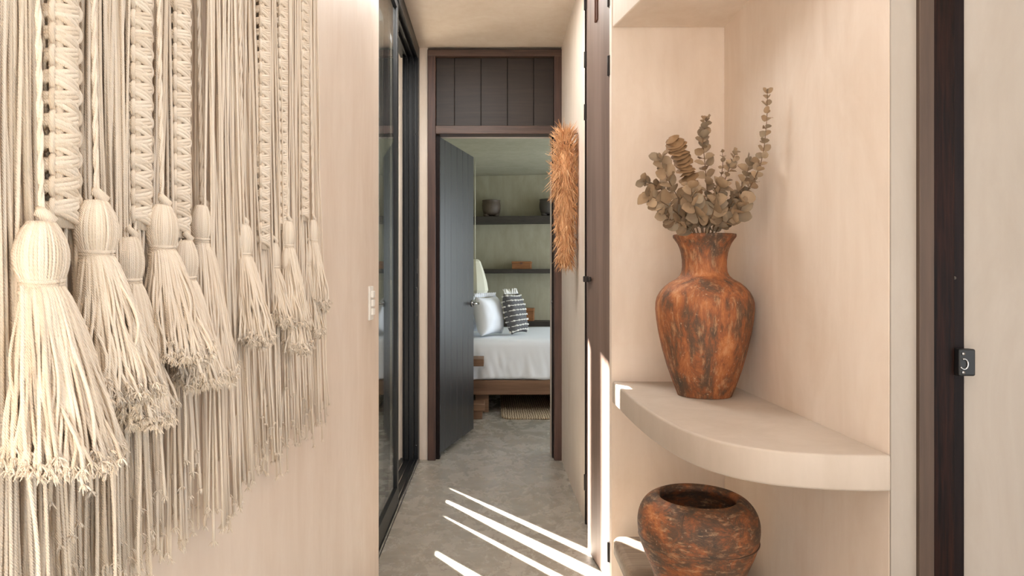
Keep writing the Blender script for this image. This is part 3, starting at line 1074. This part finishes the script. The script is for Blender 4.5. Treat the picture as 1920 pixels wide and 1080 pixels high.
def euc(label, pts, n_pairs, size, start=0.25, seed=0, mat='leaf', taper=0.6, tilt=0.55, face=0.5):
    rg = np.random.default_rng(900 + seed)
    base = Vector((JX, JY, JTOP - 0.10))
    P = spline([(JX + 0.3 * (pts[0][0] - JX), JY + 0.3 * (pts[0][1] - JY), JTOP - 0.125)] + pts, 40)
    th = thing('dried_eucalyptus_stem', label, 'dried stem', tuple(P[0]), 'dried eucalyptus stems in the tall jar')
    MB().tube(P, np.linspace(0.0022, 0.0009, len(P)), 6).build('stem', 'twig', th)
    lf = MB()
    if mat == 'leaf_tan':                        # round leaves threaded close together like coins
        for i in range(20):
            t = start + (1 - start) * (i + 0.5) / 20
            idx = min(int(t * 39), 38)
            p = P[idx] + (P[idx + 1] - P[idx]) * (t * 39 - idx)
            tan = P[idx + 1] - P[idx]
            tan = tan / np.linalg.norm(tan) + np.array([rg.normal(0, .15), -0.38 + rg.normal(0, .14), rg.normal(0, .1)])
            tan /= np.linalg.norm(tan)
            u = np.cross(tan, [0.0, 1.0, 0.0]); u /= np.linalg.norm(u)
            v = np.cross(tan, u)
            R0 = rg.uniform(0.026, 0.034) * (0.85 if i > 17 else 1.0)
            V = [p + tan * 0.004]
            for ring in (0.5, 1.0):
                for k in range(14):
                    a = 2 * PI * k / 14
                    rr = R0 * ring * (1 + 0.10 * math.sin(2 * a + i) + rg.normal(0, 0.02))
                    V.append(p + (u * math.cos(a) + v * math.sin(a)) * rr - tan * (0.009 * ring * ring + rg.normal(0, 0.0012)))
            F = [(0, 1 + k, 1 + (k + 1) % 14) for k in range(14)] + [(1 + k, 15 + k, 15 + (k + 1) % 14, 1 + (k + 1) % 14) for k in range(14)]
            lf.add(V, F, True)
        n_pairs = 0
    n_pairs = int(n_pairs * 1.25)
    for i in range(n_pairs):
        t = start + (1 - start) * (i + 0.5) / n_pairs
        idx = min(int(t * 39), 38)
        p = P[idx] + (P[idx + 1] - P[idx]) * (t * 39 - idx)
        tan = P[idx + 1] - P[idx]
        tan /= np.linalg.norm(tan)
        a0 = (i % 2) * PI / 2 + rg.uniform(-0.5, 0.5)
        ref = np.array([0.0, 1.0, 0.0])
        u = np.cross(tan, ref); u /= np.linalg.norm(u)
        v = np.cross(tan, u)
        sz = 1.06 * size * (1 - (1 - taper) * t) * rg.uniform(0.75, 1.12)
        if p[2] < JTOP + 0.003:
            continue
        for sgn in (0, PI):
            a = a0 + sgn + rg.normal(0, 0.2)
            side = u * math.cos(a) + v * math.sin(a)
            d = side * (1 - tilt * 0.5) + tan * (tilt + rg.normal(0, 0.18))
            nr = tan * (1.0 - face) - side * 0.5 + np.array([rg.normal(0, 0.35), -face, rg.normal(0, 0.35)])
            leaf_mesh(lf, p + d * 0.002, d, nr, sz, sz * rg.uniform(0.85, 1.05), rg)
    # tip buds
    for k in range(3 if mat == 'leaf' else 0):
        d = (P[-1] - P[-3]); d /= np.linalg.norm(d)
        d = d + rg.normal(0, 0.4, 3)
        leaf_mesh(lf, P[-1], d, np.array([rg.normal(0, .4), -1, 0.2]), size * taper * 0.5, size * taper * 0.35, rg)
    lf.build('leaves', mat, th)
    return th


def J(px, py, Y):
    return tuple(at(px, py, Y))


euc('tallest dried stem curving up against the niche side wall', [J(1338, 430, 2.22), J(1372, 385, 2.17), J(1405, 352, 2.10), J(1428, 300, 2.05), J(1437, 232, 2.03), J(1439, 172, 2.02)], 17, 0.036, 0.28, 1, taper=0.5, face=0.7)
euc('stem of large stacked tan leaves leaning left at the top', [J(1318, 430, 2.24), J(1305, 380, 2.23), J(1290, 330, 2.22), J(1274, 285, 2.21), J(1258, 256, 2.20)], 38, 0.036, 0.36, 2, 'leaf_tan', 1.0, 0.12, 0.3)
euc('upright dried stem second tallest with small tip leaves', [J(1324, 430, 2.26), J(1326, 370, 2.27), J(1322, 310, 2.27), J(1318, 262, 2.26), J(1324, 226, 2.25)], 15, 0.046, 0.25, 3, taper=0.55, face=0.6)
euc('thin forked twig with dark buds right of centre', [J(1330, 430, 2.2), J(1345, 380, 2.18), J(1362, 330, 2.17), J(1372, 305, 2.16), J(1380, 284, 2.16)], 11, 0.036, 0.3, 4, taper=0.4, face=0.5)
euc('short dark budded twig beside the forked twig', [J(1328, 430, 2.24), J(1342, 370, 2.26), J(1354, 320, 2.26), J(1355, 284, 2.26)], 8, 0.032, 0.35, 5, taper=0.4)
euc('short leafy stem leaning right below the tallest stem', [J(1336, 432, 2.18), J(1366, 390, 2.14), J(1394, 345, 2.11), J(1406, 302, 2.10)], 12, 0.042, 0.22, 6, taper=0.7, face=0.6)
euc('leafy stem leaning left with a broad top leaf', [J(1308, 432, 2.2), J(1280, 385, 2.17), J(1252, 335, 2.15), J(1238, 296, 2.14)], 12, 0.046, 0.25, 7, taper=0.75, face=0.6)
euc('outermost left stem with fine seed tips', [J(1302, 434, 2.24), J(1268, 390, 2.23), J(1236, 352, 2.22), J(1206, 340, 2.21)], 12, 0.044, 0.25, 8, taper=0.55, face=0.5)
euc('low stem drooping left over the jar rim', [J(1300, 436, 2.18), J(1270, 400, 2.13), J(1240, 378, 2.10), J(1216, 366, 2.08)], 9, 0.048, 0.25, 9, taper=0.85, face=0.55)
euc('short bushy stem at the front of the jar mouth', [J(1316, 436, 2.17), J(1308, 408, 2.13), J(1300, 380, 2.10), J(1296, 352, 2.09)], 10, 0.045, 0.2, 10, taper=0.85, face=0.7)
euc('short bushy stem over the right of the rim', [J(1342, 436, 2.18), J(1364, 414, 2.13), J(1384, 400, 2.10), J(1394, 380, 2.08)], 9, 0.046, 0.2, 11, taper=0.9, face=0.7)
euc('low stem in the middle with grey green round leaves', [J(1322, 436, 2.16), J(1336, 402, 2.12), J(1344, 372, 2.10), J(1352, 350, 2.09)], 10, 0.044, 0.2, 12, taper=0.85, face=0.7)
euc('low stem hanging out left just above the rim', [J(1296, 436, 2.17), J(1276, 420, 2.13), J(1258, 412, 2.11), J(1244, 398, 2.09)], 8, 0.042, 0.2, 13, taper=0.85, face=0.7)

# ------------------------------------------------------------------ bundle of dried grass on the corridor wall
GY, GX = 3.56, 0.376
gz1, gz0 = 1.90, 1.235
gb = thing('dried_grass_bundle', 'golden brown dried grass bundle hanging on the right corridor wall', 'dried grass', (GX, GY, gz0))
rg = np.random.default_rng(77)


def gr(z):
    t = (z - gz0) / (gz1 - gz0)
    return np.interp(t, [0, 0.05, 0.2, 0.45, 0.65, 0.85, 0.95, 1.0], [0.026, 0.032, 0.041, 0.050, 0.050, 0.047, 0.036, 0.02])


core = MB().lathe([(float(gr(z)) * 0.75, z) for z in np.linspace(gz0 + 0.01, gz1 - 0.04, 16)], (GX, GY), 20, 0.2)
core.build('stalk_core', 'grass', gb)
st_ = MB()
for i in range(2300):
    z = gz0 + (gz1 - gz0 + 0.03) * rg.random() ** 0.9
    t = (z - gz0) / (gz1 - gz0)
    a = rg.uniform(0, 2 * PI)
    r0 = float(gr(min(z, gz1))) * rg.uniform(0.6, 0.95)
    p = np.array([GX + math.cos(a) * r0, GY + math.sin(a) * r0, z])
    up_ = rg.random() < np.interp(t, [0, 0.5, 0.75, 0.95], [0.0, 0.15, 0.45, 0.9])
    o_ = np.array([math.cos(a), math.sin(a), 0])
    l = rg.uniform(0.03, 0.075) * (1.25 if t > 0.6 else 0.85)
    outw = rg.uniform(0.10, 0.5) + (0.45 if (t > 0.55 and rg.random() < 0.4) else 0)
    d = o_ * outw + np.array([rg.normal(0, .3), rg.normal(0, .3), (1.0 if up_ else -1.0) * rg.uniform(0.5, 1.0)])
    d /= np.linalg.norm(d)
    q1 = p + d * l * 0.5 + o_ * 0.002
    q2 = p + d * l + np.array([0, 0, -0.010 * outw])
    P = np.array([p, q1, q2])
    P[:, 0] = np.minimum(P[:, 0], XR - 0.003)
    if t < 0.02 and not up_:
        continue
    st_.tube(P, [0.0012, 0.0015, 0.0005], 4, False)
st_.build('seed_head', 'grass', gb)
tie = MB()
for dz in (0, 0.006, 0.012):
    tie.tube([(GX + 0.036 * math.cos(a), GY + 0.036 * math.sin(a), gz1 - 0.035 + dz) for a in np.linspace(0, 2 * PI, 20)], 0.003, 6)
tie.tube([(GX, GY, gz1 - 0.03), (GX + 0.03, GY, gz1 + 0.02), (XR, GY, gz1 + 0.03)], 0.0025, 6)
tie.build('tie_cord', 'twig', gb)

# ------------------------------------------------------------------ bedroom contents
BZ = 0.64
BY0, BY1 = 5.95, 7.55
bed = thing('bed', 'low brown timber bed frame with dark headboard seen through the doorway', 'bed', (0.7, 6.7, 0))
b = MB()
b.box(-0.40, 1.75, BY0 - 0.03, BY0 + 0.07, 0.165, 0.292)
b.box(-0.40, 1.75, BY1 - 0.07, BY1 + 0.03, 0.165, 0.292)
b.box(-0.40, -0.30, BY0 + 0.07, BY1 - 0.07, 0.165, 0.292)
b.box(1.65, 1.75, BY0 + 0.07, BY1 - 0.07, 0.165, 0.292)
b.box(-0.3, 1.65, BY0 + 0.07, BY1 - 0.07, 0.22, 0.25)
b.build('bed_rail', 'wood_bed', bed, 0.006)
for x in (-0.16, 1.50):
    for y in (BY0 + 0.03, BY1 - 0.13):
        MB().box(x, x + 0.12, y, y + 0.10, 0.0, 0.165).build('leg', 'wood_bed', bed, 0.005)
MB().box(-0.48, -0.41, BY0 + 0.0, BY1 + 0.05, 0.0, 1.05).build('headboard', 'wood_shelf', bed, 0.006)
MB().box(-0.39, 1.70, BY0 + 0.02, BY1 - 0.02, 0.25, BZ - 0.02).build('mattress', 'linen', bed, 0.04, 4)

# bedspread: top and hanging front with folds
nu, prof = 150, []
for t in np.linspace(0, 1, 12):
    prof.append((BY1 + 0.01 - (BY1 - BY0 - 0.05) * t, BZ, 0.0))
for a in np.linspace(0, PI / 2, 6)[1:]:
    prof.append((BY0 + 0.06 - 0.06 * math.sin(a) - 0.012, BZ - 0.06 + 0.06 * math.cos(a), 0.15 * a))
for t in np.linspace(0, 1, 12)[1:]:
    prof.append((BY0 - 0.014, BZ - 0.06 - (BZ - 0.06 - 0.300) * t, 0.25 + 0.75 * t))
V, F = [], []
for j, (y, z, wgt) in enumerate(prof):
    for i in range(nu):
        x = -0.40 + 2.12 * i / (nu - 1)
        fold = noise.noise((x * 7 + (BZ - z) * 2.2, (BZ - z) * 2.0, 3.3)) * 0.030 + noise.noise((x * 19 + z * 5, z * 4, 8.1)) * 0.012
        zz = z + (0.010 * noise.noise((x * 3, y * 3, 1.0)) if wgt == 0 else 0)
        if j == len(prof) - 1:
            zz += 0.012 * noise.noise((x * 5, 0, 4.4))
        V.append((x, y - abs(fold) * wgt, zz))
for j in range(len(prof) - 1):
    for i in range(nu - 1):
        F.append((j * nu + i, j * nu + i + 1, (j + 1) * nu + i + 1, (j + 1) * nu + i))
bs = MB().add(V, F, True).build('bedspread', 'linen', origin=(0.65, 6.7, 0.4))
sd = bs.modifiers.new('thick', 'SOLIDIFY')
sd.thickness = 0.006
tag(bs, 'white rumpled bedspread draped over the front of the bed', 'bedspread')


def pillow_mb(c, w, h, t, yaw, lean, seed=0, n=22):
    """w across, h upright, t thick; lean tips the top backwards along the pillow's normal"""
    V, F = [], []
    Rm = Matrix.Rotation(yaw, 3, 'Z') @ Matrix.Rotation(lean, 3, 'X')
    mb = MB()
    for side in (1, -1):
        Vs = []
        for i in range(n + 1):
            for j in range(n + 1):
                u, v = 2 * i / n - 1, 2 * j / n - 1
                e = max(0.0, (1 - abs(u) ** 4.0)) ** 0.5 * max(0.0, (1 - abs(v) ** 2.6)) ** 0.5
                pin = 1 - 0.10 * (1 - abs(u) ** 2) * abs(v) ** 3
                x = u * w / 2 * (1 - 0.08 * (1 - v * v) * abs(u))
                z = v * h / 2 * (1 - 0.08 * (1 - u * u) * abs(v))
                y = side * t / 2 * e * (1 + 0.15 * noise.noise((u * 2.2 + seed, v * 2.2, side)))
                p = Rm @ Vector((x, y, z)) + Vector(c)
                Vs.append(tuple(p))
        Fs = []
        for i in range(n):
            for j in range(n):
                a = i * (n + 1) + j
                q = (a, a + 1, a + n + 2, a + n + 1)
                Fs.append(q if side > 0 else q[::-1])
        mb.add(Vs, Fs, True)
    # stitch both faces together along the seam
    key, idx, nv = {}, [], []
    for p in mb.v:
        q = tuple(round(c_, 5) for c_ in p)
        if q not in key:
            key[q] = len(nv)
            nv.append(p)
        idx.append(key[q])
    fs = [tuple(dict.fromkeys(idx[i] for i in fc)) for fc in mb.f]
    keep = [k for k, fc in enumerate(fs) if len(fc) > 2]
    mb.v, mb.f, mb.s = nv, [fs[k] for k in keep], [True] * len(keep)
    return mb, Rm


pz = BZ + 0.022
mb, _ = pillow_mb((-0.235, 6.40, pz + 0.175), 0.50, 0.36, 0.17, math.radians(74), math.radians(-12), 1)
p1 = mb.build('pillow', 'linen', origin=(-0.205, 6.34, pz))
tag(p1, 'white pillow half hidden behind the open door leaf', 'pillow', 'pillows on the bed')
P2 = (-0.040, 6.26, pz + 0.172)
mb, Rm = pillow_mb(P2, 0.40, 0.36, 0.18, math.radians(62), math.radians(-10), 5)
p2 = mb.build('pillow', 'linen', origin=(-0.030, 6.30, pz))
tag(p2, 'plump white pillow with ruffled edge beside the charcoal cushion', 'pillow', 'pillows on the bed')
rf = MB()
pts = []
for k in range(60):
    u = -1 + 2 * k / 59
    for (vv, ext) in ((1.0, 0.0), (1.0, 0.035)):
        x = u * 0.20
        z = 0.18 * 0.97 + ext
        y = 0.016 * math.sin(k * 1.1) * (ext / 0.035)
        pts.append(tuple(Rm @ Vector((x, y, z)) + Vector(P2)))
rf.add(pts, [(2 * k, 2 * k + 2, 2 * k + 3, 2 * k + 1) for k in range(59)], True)
o = rf.build('ruffle', 'linen', p2)
s_ = o.modifiers.new('thick', 'SOLIDIFY'); s_.thickness = 0.006
cc = (0.205, 6.36, pz + 0.187)
mb, Rm = pillow_mb(cc, 0.32, 0.38, 0.14, math.radians(62), math.radians(-13), 9)
p3 = mb.build('cushion', 'grey_fab', origin=(0.190, 6.34, pz))
tag(p3, 'charcoal cushion with rows of white tufts standing on the bed', 'cushion')
rg = np.random.default_rng(21)
for r_ in range(8):
    tf = MB()
    for side in (-1, 1):
        v = -0.86 + 1.72 * r_ / 7
        ln = []
        for k in range(30):
            u = -0.97 + 1.94 * k / 29
            e = max(0.0, (1 - abs(u) ** 4.0)) ** 0.5 * max(0.0, (1 - abs(v) ** 2.6)) ** 0.5
            x = u * 0.16 * (1 - 0.08 * (1 - v * v) * abs(u))
            z = v * 0.195 * (1 - 0.08 * (1 - u * u) * abs(v))
            y = side * (0.066 * e * 1.08)
            p = Rm @ Vector((x, y, z)) + Vector(cc)
            big = (k + r_ * 2) % 5 == 0
            ln.append(tuple(p))
            rr = 0.0085 if big else 0.0028
            tf.tube([(p.x - 0.009, p.y, p.z), (p.x + 0.009, p.y - 0.003, p.z + rg.normal(0, .002))], rr * rg.uniform(0.8, 1.2), 5)
        loop_pts = ln if side < 0 else loop_pts + ln[::-1]
    tf.tube(loop_pts + [loop_pts[0]], 0.0022, 5)
    tf.build('tuft_row', 'tuft', p3)
tf = MB()
for k in range(16):
    u = -0.9 + 1.8 * k / 15
    p = Rm @ Vector((u * 0.15, 0, 0.185)) + Vector(cc)
    q = Rm @ Vector((u * 0.15 + rg.normal(0, .01), rg.normal(0, .012), 0.235)) + Vector(cc)
    tf.tube([tuple(p), tuple(q)], [0.006, 0.004], 5)
tf.build('top_fringe', 'tuft', p3)

# nightstand of stacked timber at the near side of the bed head
ns = thing('nightstand', 'stacked timber bedside table beside the open door leaf', 'nightstand', (-0.25, 5.78, 0))
MB().box(-0.42, -0.080, 5.66, 5.90, 0.445, 0.505).build('tabletop', 'wood_bed', ns, 0.004)
MB().box(-0.36, -0.20, 5.72, 5.84, 0.125, 0.445).build('post', 'wood_bed', ns, 0.004)
MB().box(-0.40, -0.072, 5.68, 5.88, 0.07, 0.125).build('base_block', 'wood_bed', ns, 0.004)
MB().box(-0.38, -0.092, 5.69, 5.87, 0.0, 0.07).build('base_block', 'wood_bed', ns, 0.004)

# pale lampshade by the bed head
lx, ly = -0.185, 6.90
sl = FPX / ly
lz = lambda py: EYE - (py - CY) / sl
lp = thing('bedside_lamp', 'pale cloth lampshade hanging over the bed head', 'lamp', (lx, ly, lz(560)))
shp = MB()
prof = [(0.03, lz(486)), (0.055, lz(490)), (0.095, lz(510)), (0.122, lz(530)), (0.135, lz(544)), (0.100, lz(558)), (0.092, lz(557)), (0.118, lz(543)), (0.05, lz(495))]
shp.lathe(prof, (lx, ly), 9, 0.05)
shp.s = [False] * len(shp.s)
shp.build('lamp_shade', 'shade', lp, 0.004)
MB().tube([(lx, ly, lz(490)), (lx, ly, 2.385)], 0.004, 8).build('cord', 'shade', lp)
MB().tube([(lx, ly, lz(556)), (lx, ly, lz(566))], [0.035, 0.03], 14).build('bulb_holder', 'iron', lp)

# jute rug
rg_ = MB().prism(rrect(0.068, 1.5, 5.675, 7.0, 0.10, 10), 0.0005, 0.014)
tag(rg_.build('rug', 'rug', bevel=0.005), 'round cornered woven jute rug on the floor under the bed', 'rug')

# wall shelves (set against the turned far wall)
for zt_, zb_, lab in ((1.885, 1.81, 'upper charcoal wall shelf carrying two clay bowls'), (1.283, 1.235, 'middle charcoal wall shelf carrying one low wooden box'), (0.690, 0.625, 'lowest charcoal wall shelf just above the bed')):
    p, q = wallpt(-0.48, 0.0), wallpt(2.35, 0.0)
    s = MB().obox(p, q, 0.26, zb_, zt_)
    tag(s.build('wall_shelf', 'wood_shelf', bevel=0.004), lab, 'shelf', 'wall shelves in the bedroom')


def clay_pot(name, u, v, z, hw, h, mat, label):
    p = wallpt(u, v)
    pr = [(0.0, z + 0.022), (hw * 0.72, z + 0.022), (hw * 0.88, z + h * 0.25), (hw * 0.99, z + h * 0.5), (hw, z + h * 0.68), (hw * 0.96, z + h * 0.86), (hw * 0.92, z + h * 0.92), (hw * 0.98, z + h * 0.975), (hw * 0.97, z + h),
          (hw * 0.86, z + h), (hw * 0.84, z + h * 0.9), (hw * 0.84, z + h * 0.5), (hw * 0.5, z + h * 0.2), (0, z + h * 0.2)]
    t = thing(name, label, 'bowl', (p.x, p.y, z), 'clay bowls on the upper shelf')
    MB().lathe(pr, (p.x, p.y), 40, 0.03).build('bowl', mat, t)
    for k in range(3):
        a = math.radians(-150 + 120 * k)
        fx, fy = p.x + hw * 0.62 * math.cos(a), p.y + hw * 0.62 * math.sin(a)
        MB().tube([(fx, fy, z + 0.0005), (fx, fy, z + 0.035)], [hw * 0.26, hw * 0.32], 12).build('foot', mat, t)


def ushelf(px):
    # solve x on the shelf's middle for a pixel column
    best = min(np.linspace(-0.4, 1.2, 321), key=lambda u: abs((wallpt(u, 0.13).x / wallpt(u, 0.13).y) * FPX + CX - px))
    return float(best)


clay_pot('clay_bowl', ushelf(921), 0.13, 1.885, 0.108, 0.195, 'clay_dark', 'brown footed clay bowl on the upper shelf beside the door leaf')
clay_pot('clay_bowl', ushelf(1030), 0.13, 1.885, 0.116, 0.195, 'clay_grey', 'dark grey clay bowl on the upper shelf cut by the doorpost')


def wbox(u0, u1, z, h, dep, label, v0=0.05):
    p, q = wallpt(u0, v0), wallpt(u1, v0)
    c_ = wallpt((u0 + u1) / 2, v0 + dep / 2)
    t = thing('wooden_box', label, 'box', (c_.x, c_.y, z), 'wooden boxes on the shelves')
    MB().obox(p, q, dep, z + 0.0006, z + h * 0.74).build('box_body', 'wood_box', t, 0.003)
    MB().obox(wallpt(u0 - 0.003, v0 - 0.003), wallpt(u1 + 0.003, v0 - 0.003), dep + 0.006, z + h * 0.75, z + h).build('lid', 'wood_box', t, 0.003)
    m_ = wallpt((u0 + u1) / 2, v0 + dep + 0.004)
    MB().box(m_.x - 0.012, m_.x + 0.012, m_.y - 0.004, m_.y + 0.004, z + h * 0.62, z + h * 0.86).build('clasp', 'rust', t)


wbox(ushelf(961), ushelf(996), 1.283, 0.088, 0.15, 'low wooden box on the middle wall shelf')
wbox(ushelf(966), ushelf(1001), 0.690, 0.145, 0.16, 'taller wooden box on the lowest wall shelf behind the cushion')

# ------------------------------------------------------------------ light
def area(name, loc, rot, sx, sy, power, colr):
    l = bpy.data.lights.new(name, 'AREA')
    l.shape = 'RECTANGLE'
    l.size, l.size_y = sx, sy
    l.energy = power
    l.color = colr
    o = bpy.data.objects.new(name, l)
    col.objects.link(o)
    o.location = loc
    o.rotation_euler = rot
    return o


# daylight entering through the openings behind the camera and the bedroom window
area('daylight_rear_opening', (0.9, -8.0, 1.9), (math.radians(90), 0, 0), 6, 4, 20, (0.94, 0.97, 1.0))
area('daylight_left_opening', (-0.56, -0.62, 1.40), (0, math.radians(-90), 0), 1.9, 1.4, 21, (0.97, 0.98, 1.0))
area('daylight_right_opening', (2.62, -0.8, 1.25), (0, math.radians(90), 0), 2.3, 2.6, 13, (0.95, 0.98, 1.0))
area('daylight_bedroom_window', (2.5, 6.3, 1.3), (0, math.radians(90), 0), 1.65, 2.9, 78, (0.80, 0.91, 1.0))
area('corridor_fill_light', (-0.22, 3.15, CEIL - 0.02), (0, 0, 0), 0.4, 0.7, 33, (1.0, 0.97, 0.93))  # unseen area light added to brighten the corridor
area('front_fill_light', (0.35, 0.75, CEIL - 0.02), (0, 0, 0), 0.6, 0.6, 13.5, (1.0, 0.97, 0.93))  # second added light out of view, lifts shelf top and front room

sun = bpy.data.lights.new('sun', 'SUN')
sun.energy = 180
sun.angle = math.radians(0.53)
sun.color = (1.0, 0.95, 0.88)
so = bpy.data.objects.new('sun', sun)
col.objects.link(so)
sd_ = Vector((0.4176, -0.5707, -0.7071))
so.rotation_euler = sd_.to_track_quat('-Z', 'Y').to_euler()
so.location = (-3, 7, 5)

wd = bpy.data.worlds.new('sky')
scene.world = wd
wd.use_nodes = True
nt = wd.node_tree
bg = nt.nodes['Background']
bg.inputs['Color'].default_value = (0.90, 0.95, 1.0, 1)
bg.inputs['Strength'].default_value = 2.0

# ------------------------------------------------------------------ camera
cam = bpy.data.cameras.new('camera')
cam.sensor_width = 36
cam.lens = 36 * FPX / 1920
cam.shift_x = (960 - CX) / 1920
cam.shift_y = -(540 - CY) / 1920
cam.clip_start = 0.02
co = bpy.data.objects.new('camera', cam)
col.objects.link(co)
co.location = (0, 0, EYE)
co.rotation_euler = (math.radians(90), 0, 0)
scene.camera = co

scene.view_settings.view_transform = 'Standard'
scene.view_settings.look = 'None'
scene.view_settings.gamma = 1
scene.view_settings.use_curve_mapping = False
scene.view_settings.exposure = -0.2
scene.cycles.max_bounces = 12
scene.cycles.diffuse_bounces = 8
scene.cycles.use_denoising = True
